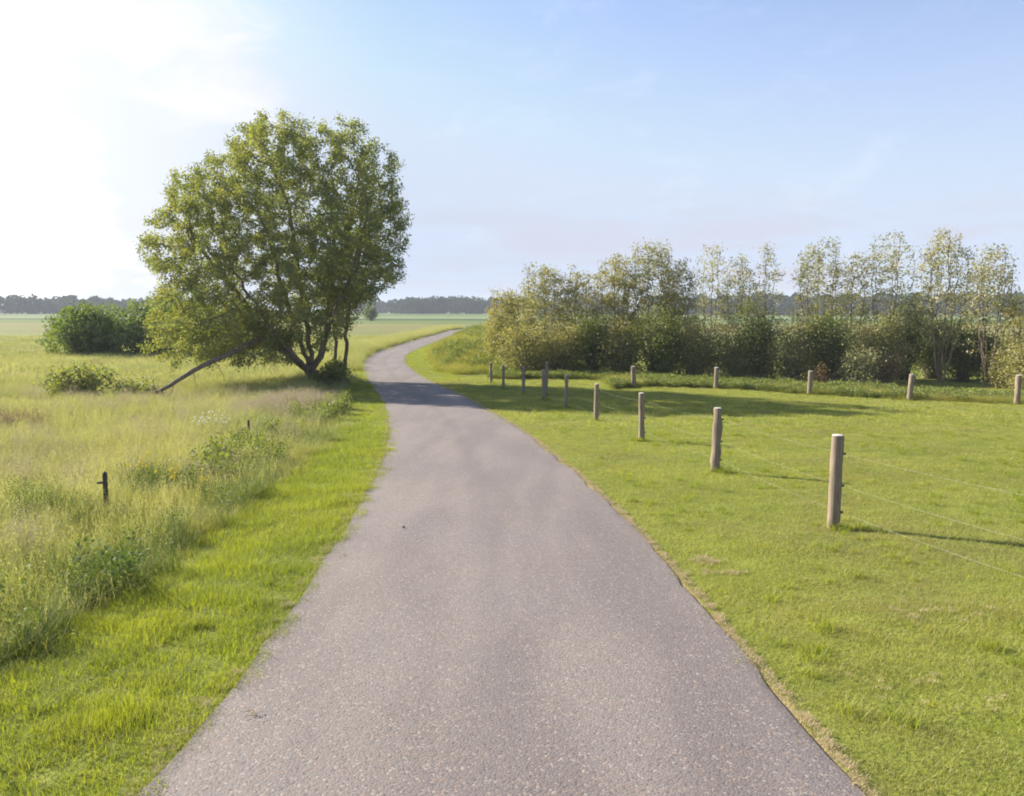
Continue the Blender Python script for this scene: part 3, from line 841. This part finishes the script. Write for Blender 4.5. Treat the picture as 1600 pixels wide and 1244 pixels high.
# small stuff on the ground
def bits(name, label, cat, x, y, n, spread, mat, ln=.06, onroad=True, zoff=0):
    z0 = (float(base_h(np.array([x]), np.array([y]))[0]) + .048) if onroad else gz(x, y) + zoff
    P0 = rng.normal(size=(n, 3)) * np.array([spread[0], spread[1], .006]); P0[:, 2] = np.abs(P0[:, 2])
    d = rng.normal(size=(n, 3)); d[:, 2] *= .15; d /= np.linalg.norm(d, axis=1)[:, None]
    V, F = tubes(P0, P0 + d * ln, np.full(n, .003), np.full(n, .002), 3)
    o = mesh_np(name, V, F, mat, None, attrs={'rnd': np.repeat(rng.random(n), 6)}); o.location = (x, y, z0)
    return tag(o, label, kind='stuff')
bits('straw_wisp', 'small wisp of yellow straw lying on the asphalt near the left edge', 'straw', -1.47, 4.55, 12, (.03, .02), M['straw'], .028)
bits('straw_wisp', 'pale dry stalks in the mown strip close to the lane edge', 'straw', -2.33, 11.6, 22, (.06, .06), M['straw'], .10, False, .05)
me = bpy.data.meshes.new('pebble')
import bmesh
bm = bmesh.new(); bmesh.ops.create_icosphere(bm, subdivisions=2, radius=.018)
for v in bm.verts: v.co *= 1 + .15 * math.sin(v.co.x * 90 + v.co.y * 60); v.co.z *= .6
bm.to_mesh(me); bm.free(); me.materials.append(M['stake'])
pb = link(bpy.data.objects.new('pebble', me)); pb.location = (-1.27, 9.5, float(base_h(np.array([-1.27]), np.array([9.5]))[0]) + .055)
tag(pb, 'single small dark pebble on the asphalt left of centre', 'pebble')

# ------------------------------------------------------------------ grass
def clump(name, mat, n, rad, h, wd, lean=.35, seg=3, seed=0, heads=0, broad=False, tuftiness=0):
    r = np.random.default_rng(seed)
    a = r.uniform(0, 2 * PI, n); q = rad * np.sqrt(r.random(n))
    base = np.stack([np.cos(a) * q, np.sin(a) * q, np.full(n, -.02)], 1)
    if tuftiness: base[:, :2] *= (1 - tuftiness * r.random(n)[:, None])
    H_ = h * r.uniform(.5, 1.15, n); th = r.uniform(0, 2 * PI, n)
    dirx = np.stack([np.cos(th), np.sin(th)], 1); ln = lean * r.uniform(.2, 1.3, n) * H_
    wv = np.stack([-np.sin(th), np.cos(th)], 1)
    jit = r.uniform(-.7, .7, n); wv = np.stack([wv[:, 0] * np.cos(jit) - wv[:, 1] * np.sin(jit), wv[:, 0] * np.sin(jit) + wv[:, 1] * np.cos(jit)], 1)
    V = []; F = []
    rows = []
    for s_ in range(seg + 1):
        t = s_ / seg
        c = base.copy(); c[:, :2] += dirx * (ln * t * t)[:, None]; c[:, 2] += H_ * (t - .18 * t * t * lean)
        wdt = wd * ((1 - t) ** .7 if not broad else math.sin(PI * min(.98, .12 + t * .86)) ) * r.uniform(.7, 1.3, n) if s_ < seg else np.full(n, wd * .06)
        e = np.zeros((n, 3)); e[:, :2] = wv * (wdt / 2)[:, None]
        rows.append((c - e, c + e))
    V = np.stack([p for rw in rows for p in rw], 1).reshape(-1, 3)
    k = 2 * (seg + 1); b = (np.arange(n) * k)[:, None]
    F = np.concatenate([b + np.array([2 * s_, 2 * s_ + 1, 2 * s_ + 3, 2 * s_ + 2]) for s_ in range(seg)], 0)
    rn = np.repeat(r.random(n), k)
    if heads:
        i = r.choice(n, min(heads, n), replace=False)
        tip = (rows[-1][0][i] + rows[-1][1][i]) / 2
        tip = np.repeat(tip, 5, 0) + r.normal(size=(len(i) * 5, 3)) * np.array([.012, .012, .045])
        V2, F2, _ = leaf_quads(tip, .028, .28, r=r)
        F = np.concatenate([F, F2 + len(V)]); V = np.concatenate([V, V2]); rn = np.concatenate([rn, np.full(len(V2), .98)])
    o = mesh_np(name, V, F, mat, attrs={'rnd': rn})
    C.collection.objects.unlink(o)
    return o
def broadleaf(name, mat, n, h, rad, lsize, seed):
    r = np.random.default_rng(seed)
    st = []
    P0 = []
    for i in range(n):
        a = r.uniform(0, 2 * PI); q = rad * math.sqrt(r.random()); x, y = math.cos(a) * q, math.sin(a) * q; hh = h * r.uniform(.6, 1.1)
        for j in range(11):
            P0.append([x + r.normal() * lsize * .45, y + r.normal() * lsize * .45, hh * (j + .6) / 11])
    V, F, rn = leaf_quads(np.array(P0), lsize, .5, flat=.5, r=r)
    o = mesh_np(name, V, F, mat, attrs={'rnd': rn}); C.collection.objects.unlink(o)
    return o

def scatter(name, label, protos, pts, rot_scale, kind='stuff'):
    """pts (n,3), rot_scale: (rotz, tiltx, sxy, sz, idx)"""
    col = bpy.data.collections.new(name + '_clumps')
    for p in protos: col.objects.link(p)
    n = len(pts)
    me = bpy.data.meshes.new(name); me.vertices.add(n); me.vertices.foreach_set('co', np.ascontiguousarray(pts, np.float32).ravel())
    rz, sx, sz, idx = rot_scale
    at = me.attributes.new('rot', 'FLOAT_VECTOR', 'POINT'); at.data.foreach_set('vector', np.stack([rng.normal(size=n) * .06, rng.normal(size=n) * .06, rz], 1).astype(np.float32).ravel())
    at = me.attributes.new('scl', 'FLOAT_VECTOR', 'POINT'); at.data.foreach_set('vector', np.stack([sx, sx, sz], 1).astype(np.float32).ravel())
    at = me.attributes.new('pick', 'INT', 'POINT'); at.data.foreach_set('value', idx.astype(np.int32))
    me.update()
    o = link(bpy.data.objects.new(name, me))
    ng = bpy.data.node_groups.new(name + '_nodes', 'GeometryNodeTree')
    ng.interface.new_socket('Geometry', in_out='INPUT', socket_type='NodeSocketGeometry')
    ng.interface.new_socket('Geometry', in_out='OUTPUT', socket_type='NodeSocketGeometry')
    gi = ng.nodes.new('NodeGroupInput'); go = ng.nodes.new('NodeGroupOutput')
    ip = ng.nodes.new('GeometryNodeInstanceOnPoints')
    ci = ng.nodes.new('GeometryNodeCollectionInfo'); ci.inputs['Collection'].default_value = col
    ci.inputs['Separate Children'].default_value = True; ci.inputs['Reset Children'].default_value = True
    m2p = ng.nodes.new('GeometryNodeMeshToPoints')
    ng.links.new(gi.outputs[0], m2p.inputs[0]); ng.links.new(m2p.outputs[0], ip.inputs['Points'])
    ng.links.new(ci.outputs[0], ip.inputs['Instance']); ip.inputs['Pick Instance'].default_value = True
    def na_(nm, ty):
        a = ng.nodes.new('GeometryNodeInputNamedAttribute'); a.data_type = ty; a.inputs[0].default_value = nm
        return a.outputs[0]
    ng.links.new(na_('pick', 'INT'), ip.inputs['Instance Index'])
    e2r = ng.nodes.new('FunctionNodeEulerToRotation'); ng.links.new(na_('rot', 'FLOAT_VECTOR'), e2r.inputs[0])
    ng.links.new(e2r.outputs[0], ip.inputs['Rotation']); ng.links.new(na_('scl', 'FLOAT_VECTOR'), ip.inputs['Scale'])
    ng.links.new(ip.outputs[0], go.inputs[0])
    md = o.modifiers.new('scatter', 'NODES'); md.node_group = ng
    return tag(o, label, 'grass', kind=kind)

def region_pts(x0, x1, y0, y1, dens):
    n = int((x1 - x0) * (y1 - y0) * dens)
    return rng.uniform(x0, x1, n), rng.uniform(y0, y1, n)
def inview(x, y, m=1.5):     # anything the photograph or a step to the side could show
    return (np.abs(x) < .66 * y + m + 1.5) & (y > 2.2)
def leftq(x, y): return (xl(y) - x) - strip_w(y) + (fbm(x, y, .7, 2) - .5) * .5

# prototypes
sh = [clump('a%d' % i, M['short'], 110, .17, .055, .0042, .9, 2, 10 + i) for i in range(4)]
shf = [clump('b%d' % i, M['short'], 90, .34, .07, .010, .9, 1, 30 + i) for i in range(3)]
lu = [clump('c%d' % i, M['lush'], 110, .17, .085, .0050, .9, 3, 40 + i) for i in range(4)]
luf = [clump('d%d' % i, M['lush'], 90, .32, .09, .011, .9, 1, 45 + i) for i in range(3)]
tuft = [clump('e%d' % i, M['lush'], 70, .10, .14, .006, .8, 3, 50 + i) for i in range(3)]
md = [clump('f%d' % i, M['meadow'], 60, .26, .62, .0055, .45, 3, 60 + i, heads=12) for i in range(5)]
mdf = [clump('g%d' % i, M['meadow'], 60, .55, .50, .016, .5, 2, 70 + i, heads=12) for i in range(3)]
vg = [clump('h%d' % i, M['verge'], 110, .24, .42, .0055, .8, 3, 80 + i, heads=9) for i in range(4)]
net = [broadleaf('i%d' % i, M['nettle'], 16, .55, .20, .075, 90 + i) for i in range(3)]
net2 = [broadleaf('m%d' % i, M['herb_shade'], 14, .42, .17, .045, 190 + i) for i in range(1)] + [clump('n%d' % i, M['herb_shade'], 90, .2, .45, .006, .7, 3, 195 + i, heads=6) for i in range(4)]
drs = [clump('j%d' % i, M['straw'], 40, .06, .04, .004, 1.3, 2, 100 + i) for i in range(3)]
brn = [clump('k%d' % i, M['brown'], 70, .28, .55, .006, .35, 3, 110 + i, heads=40) for i in range(2)]
pnk = [clump('l%d' % i, M['pink'], 90, .26, .60, .005, .35, 3, 120 + i, heads=90) for i in range(2)]

def mk(name, label, protos, x, y, sx, sz, zoff=0.):
    if len(x) == 0: return
    z = ground_h(x, y) + zoff
    n = len(x)
    o = scatter(name, label, protos, np.stack([x, y, z], 1), (rng.uniform(0, 2 * PI, n), sx, sz, rng.integers(0, len(protos), n)))
    print(name, n)

def shortmask(x, y):
    rd = road_dist(x, y)
    L = side(x, y) < 0
    okL = L & (leftq(x, y) < .1)
    bend = (~L) & (y > 44) & (rd > 1.6) & (x < 3)
    okR = (~L) & ~bend & (y < 41 + 0 * x)
    return (rd > -.03) & (okL | okR), L
# near short grass
X_, Y_, S_, K_ = [], [], [], []
for (x0, x1, y0, y1, dn, sc) in [(-6, 8, 2.2, 8, 80, .9), (-7, 12, 8, 14, 50, 1.1), (-9, 17, 14, 22, 26, 1.45)]:
    x, y = region_pts(x0, x1, y0, y1, dn); m_, L = shortmask(x, y); m_ &= inview(x, y)
    X_.append(x[m_]); Y_.append(y[m_]); S_.append(np.full(m_.sum(), sc)); K_.append(L[m_])
x, y, s_, L = map(np.concatenate, (X_, Y_, S_, K_))
hgt = .35 + 1.55 * fbm(x, y, .45, 3) ** 1.4 + .6 * (fbm(x + 99, y, 2.5, 2) - .4)
near_edge = ssn(road_dist(x, y), 0, .3) * .4 + .6
mk('mown_grass', 'short pasture grass right of the lane', sh, x[~L], y[~L], s_[~L], (hgt * near_edge * (.9 + .1 * s_))[~L])
mk('verge_strip_grass', 'bright lush mown grass strip left of the lane', lu, x[L], y[L], s_[L], (hgt * near_edge * 1.35)[L])
# farther short grass
x, y = region_pts(-14, 34, 22, 54, 9); m_, L = shortmask(x, y); m_ &= inview(x, y, 3)
x, y, L = x[m_], y[m_], L[m_]; hgt = .6 + .9 * fbm(x, y, .9, 3)
mk('far_mown_grass', 'short pasture grass around the paddock', shf, x[~L], y[~L], np.full((~L).sum(), 1.2), (hgt * 1.1)[~L])
mk('far_strip_grass', 'mown grass strip running to the willow', luf, x[L], y[L], np.full(L.sum(), .9), (hgt * .9)[L])
# lusher tufts over the pasture and strip
x, y = region_pts(-5, 16, 2.2, 30, 9); m_, L = shortmask(x, y); nn = fbm(x + 7, y + 3, .8, 3)
m_ &= inview(x, y) & (nn > np.where(L, .50, .55)) & (road_dist(x, y) > .3)
x, y = x[m_], y[m_]; sc = rng.uniform(.4, 1.05, len(x))
mk('grass_tufts', 'darker uneven tufts in the short grass', tuft, x, y, sc, sc)
# longer grass left standing round each fence post
pp = [(x_, y_) for x_, y_, *_ in rp] + [(b[0], b[1]) for b in bq]
x = np.concatenate([rng.normal(a, .10, 9) for a, b in pp]); y = np.concatenate([rng.normal(b - .03, .09, 9) for a, b in pp]); sc = rng.uniform(.6, 1.3, len(x))
mk('post_foot_grass', 'longer grass left standing round the fence posts', tuft, x, y, sc, sc)
# straw edging: dead grass along the right-hand edge of the asphalt and in a few scorched spots
yy = rng.uniform(2.5, 40, 1500); yy = 2.5 + (yy - 2.5) ** 1.0
xx = xr(yy) + .03 + np.abs(rng.normal(size=len(yy))) * .03
ylf = rng.uniform(2.5, 25, 260); xlf = xl(ylf) - .03 - np.abs(rng.normal(size=260)) * .05
pt = []
for (cx_, cy_, rx_, ry_, n_) in [(1.95, 8.05, .16, .14, 26), (1.95, 7.6, .2, .07, 22), (3.4, 6.4, .5, .3, 14), (2.7, 4.9, .5, .4, 14)]:
    pt.append(np.stack([rng.normal(cx_, rx_ * .6, n_), rng.normal(cy_, ry_ * .6, n_)], 1))
pt = np.concatenate(pt)
x = np.concatenate([xx, xlf, pt[:, 0]]); y = np.concatenate([yy, ylf, pt[:, 1]])
k = rng.uniform(.4, .8, len(x))
mk('dry_edge_grass', 'dead straw coloured grass fringing the asphalt', drs, x, y, k, k, .03)

# meadow on the left
def meadow_mask(x, y): return (side(x, y) < 0) & (leftq(x, y) > .05) & (road_dist(x, y) > .25)
X_, Y_, S_ = [], [], []
for (x0, x1, y0, y1, dn, sc) in [(-9, -2.5, 3.5, 12, 26, .8), (-16, -3, 12, 22, 13, 1.0), (-28, -4, 22, 40, 6.5, 1.3)]:
    x, y = region_pts(x0, x1, y0, y1, dn); m_ = meadow_mask(x, y) & inview(x, y, 2)
    X_.append(x[m_]); Y_.append(y[m_]); S_.append(np.full(m_.sum(), sc))
x, y, s_ = map(np.concatenate, (X_, Y_, S_))
q = leftq(x, y)
isv = rng.random(len(x)) < .22 + .45 * (1 - ssn(q, .3, 2.4))
hv = .45 + .75 * fbm(x, y, 1.3, 3)
hv *= (1 - .45 * ssn(y, 18, 40)) * (1 + .15 * (1 - ssn(np.abs(q - .5), .3, .9))) * (.55 + .45 * ssn(q, .0, .9))
mk('meadow_grass', 'tall straw and green meadow grass left of the lane', md, x[~isv], y[~isv], s_[~isv], (hv * s_ ** .3)[~isv])
mk('ditch_grass', 'tall green grass along the edge of the mown strip', vg, x[isv], y[isv], s_[isv], (hv * 1.05)[isv])
x, y = region_pts(-50, -4, 38, 62, 2.6); m_ = meadow_mask(x, y) & inview(x, y, 3); x, y = x[m_], y[m_]
mk('far_meadow_grass', 'meadow grass beyond the willow', mdf, x, y, np.full(len(x), 1.3), .45 + .5 * fbm(x, y, 3, 2))
x, y = region_pts(-75, -9, 62, 105, .8); m_ = meadow_mask(x, y) & inview(x, y, 3); x, y = x[m_], y[m_]
mk('distant_meadow_grass', 'thin distant meadow grass', mdf, x, y, np.full(len(x), 2.0), .35 + .35 * fbm(x, y, 4, 2))
# feathery seeding grass mixed in, and rank clumps coloured dark for the shaded sides of tall tufts
x, y = region_pts(-20, -3, 4, 34, 1.2); m_ = meadow_mask(x, y) & inview(x, y) & (fbm(x + 5, y + 70, 2.2, 3) > .5) & (leftq(x, y) > .5); x, y = x[m_], y[m_]
mk('seeding_grass', 'feathery pale seeding grass mixed through the meadow', pnk, x, y, np.full(len(x), .9), rng.uniform(.6, 1.15, len(x)))
cl_ = [(-3.55, 7.3, .35, .45, 60), (-3.9, 9.2, .25, .5, 26), (-3.75, 11.0, .2, .5, 24), (-4.9, 12.4, .5, .8, 60), (-4.3, 14.5, .25, .8, 24), (-5.0, 16.4, .4, .9, 36), (-4.5, 19, .3, .9, 26), (-6.2, 10.4, .5, .5, 26), (-3.4, 5.7, .2, .35, 22), (-6.4, 21, .4, .8, 22)]
q_ = np.concatenate([np.stack([rng.normal(a, c, int(n * .8)), rng.normal(b, d, int(n * .8))], 1) for a, b, c, d, n in cl_])
x, y = q_.T; m_ = meadow_mask(x, y); x, y = x[m_], y[m_]; sc = rng.uniform(.7, 1.3, len(x))
mk('ditch_shade_herbs', 'clumps of herbs coloured dark for the shaded sides of the tall grass', net2, x, y, sc, sc * .95)
def flowers(name, petal, n, h, seed):
    r = np.random.default_rng(seed); P0 = []; A = []
    for i in range(n):
        b = np.array([r.normal() * .12, r.normal() * .12, 0]); t_ = b + np.array([r.normal() * .05, r.normal() * .05, h * r.uniform(.8, 1.15)])
        A.append((b, t_)); P0 += [t_ + r.normal(size=3) * .014 for _ in range(5)]
    V, F, rn = leaf_quads(np.array(P0), .04, .8, flat=.4, r=r)
    A = np.array(A); V2, F2 = tubes(A[:, 0], A[:, 1], np.full(n, .003), np.full(n, .002), 3)
    me_o = mesh_np(name, np.concatenate([V, V2]), np.concatenate([F, F2 + len(V)]), petal, attrs={'rnd': np.concatenate([rn, np.zeros(len(V2))])})
    me_o.data.materials.append(M['verge']); me_o.data.polygons.foreach_set('material_index', np.r_[np.zeros(len(F), np.int32), np.ones(len(F2), np.int32)])
    C.collection.objects.unlink(me_o)
    return me_o
M['yellow'] = leaf_mat('yellow_petal', [(.55, .42, .02), (.62, .50, .03), (.68, .58, .06)], .3, 2, .1, True, (1, 1, .8))
M['white'] = leaf_mat('white_petal', [(.62, .62, .56), (.70, .70, .64), (.74, .74, .70)], .3, 2, .1, True, (1, 1, 1))
x = rng.normal(-5.0, .24, 7); y = rng.normal(11.9, .2, 7)
mk('yellow_flowers', 'sprinkle of small yellow flowers in the meadow behind the near stake', [flowers('o0', M['yellow'], 5, .5, 1)], x, y, np.full(7, .8), rng.uniform(.8, 1.05, 7))
x = rng.normal(-7.0, .3, 8); y = rng.normal(19.3, .5, 8)
mk('white_flowers', 'few small white flower heads in the meadow near the small far stake', [flowers('p0', M['white'], 5, .62, 2)], x, y, np.full(8, .9), rng.uniform(.7, 1.0, 8))
x, y = region_pts(2.5, 14, 4, 22, .35); m_ = inview(x, y); x, y = x[m_], y[m_]
mk('buttercups', 'scattered single yellow buttercups in the pasture', [flowers('q0', M['yellow'], 1, .12, 3)], x, y, np.full(len(x), .32), np.full(len(x), .7))
# nettles and docks in the ditch line
x, y = region_pts(-9, -2.5, 4, 34, 10); q = leftq(x, y)
m_ = meadow_mask(x, y) & (q < 1.6) & (fbm(x + 31, y, 1.5, 3) > .60); x, y = x[m_], y[m_]
sc = rng.uniform(.6, 1.15, len(x))
mk('ditch_weeds', 'dark broad leaved weeds in clumps along the ditch', net, x, y, sc, sc)
# verge beyond the bend, left and right, and weeds on the bank
yy = rng.uniform(46, 150, 2600); xx = xl(yy) - .3 - rng.random(len(yy)) * 2.2
mk('bend_verge_grass', 'tall seeding grass on the outside of the far bend', vg + md, xx, yy, np.full(len(xx), 1.4), rng.uniform(.9, 1.5, len(xx)))
x, y = region_pts(-8.5, 4, 44, 140, 5); rd = road_dist(x, y)
m_ = (side(x, y) > 0) & (rd > 1.5 + (fbm(x, y, 2, 2) - .5)) & (rd < 9.5); x, y = x[m_], y[m_]
mk('bank_grass', 'rank grass on the bank inside the bend', vg, x, y, np.full(len(x), 1.5), rng.uniform(.7, 1.35, len(x)))
x, y = region_pts(-8.5, 4, 46, 110, 1.6); rd = road_dist(x, y)
m_ = (side(x, y) > 0) & (rd > 1.8) & (rd < 9) & (fbm(x, y, 3, 2) > .5); x, y = x[m_], y[m_]
mk('bank_weeds', 'taller leafy weeds on the bank inside the bend', net, x, y, np.full(len(x), 1.4), rng.uniform(.8, 1.5, len(x)))
x, y = region_pts(-8, 3, 40, 140, 4); rd = road_dist(x, y)
m_ = (side(x, y) > 0) & (rd > .02) & (rd < 1.9); x, y = x[m_], y[m_]
mk('bend_mown_grass', 'short grass edging the inside of the bend', luf, x, y, np.full(len(x), 1.2), np.full(len(x), 1.1))
# weeds strip at the foot of the tree row
bx = np.array([b[0] for b in bq]); by = np.array([b[1] for b in bq])
xx = rng.uniform(-1, 30, 5200); yb = np.interp(xx, bx, by); yb = np.where(xx < 4.5, np.maximum(yb, 40.5), yb)
yy = yb + .25 + rng.random(len(xx)) ** 1.2 * 7
pk = (rng.random(len(xx)) < .75 * ssn(fbm(xx, yy, 2.5, 3), .42, .6))
mk('hedge_foot_weeds', 'leafy weeds growing along the foot of the tree row', net, xx[pk], yy[pk], np.full(pk.sum(), 1.3), rng.uniform(.25, .7, pk.sum()))
mk('hedge_foot_grass', 'long grass growing along the foot of the tree row', vg, xx[~pk], yy[~pk], np.full((~pk).sum(), 1.5), rng.uniform(.35, .8, (~pk).sum()))
# colour patches in the meadow
x = rng.normal(-13.6, .8, 90); y = rng.normal(21.3, .5, 90)
mk('brown_stalks', 'patch of dead brown dock stalks at the left edge of the meadow', brn, x, y, np.full(90, 1.0), rng.uniform(.8, 1.3, 90))
x = rng.normal(-7.3, .8, 170); y = rng.normal(27.5, 2.2, 170); m_ = leftq(x, y) > .3; x, y = x[m_], y[m_]
mk('pink_seeding_grass', 'pinkish seeding grass patch in the meadow just before the willow', pnk, x, y, np.full(len(x), 1.1), rng.uniform(.7, 1.05, len(x)))

# ------------------------------------------------------------------ air
me = bpy.data.meshes.new('haze')
bx0, bx1, by0, by1, bz0, bz1 = -4100, 4100, -4100, 4100, -3, 22
vs = [(x, y, z) for z in (bz0, bz1) for y in (by0, by1) for x in (bx0, bx1)]
me.from_pydata(vs, [], [(0, 2, 3, 1), (4, 5, 7, 6), (0, 1, 5, 4), (2, 6, 7, 3), (0, 4, 6, 2), (1, 3, 7, 5)])
hm = bpy.data.materials.new('haze_air'); hm.use_nodes = True; t = hm.node_tree
for n in list(t.nodes): t.nodes.remove(n)
o = t.nodes.new('ShaderNodeOutputMaterial'); v = t.nodes.new('ShaderNodeVolumePrincipled')
v.inputs['Color'].default_value = (.80, .88, 1, 1); v.inputs['Density'].default_value = .00035; v.inputs['Anisotropy'].default_value = 0
t.links.new(v.outputs[0], o.inputs['Volume'])
me.materials.append(hm)
hz_o = link(bpy.data.objects.new('haze', me)); tag(hz_o, 'thin bluish summer haze over the farmland', 'haze', kind='stuff')
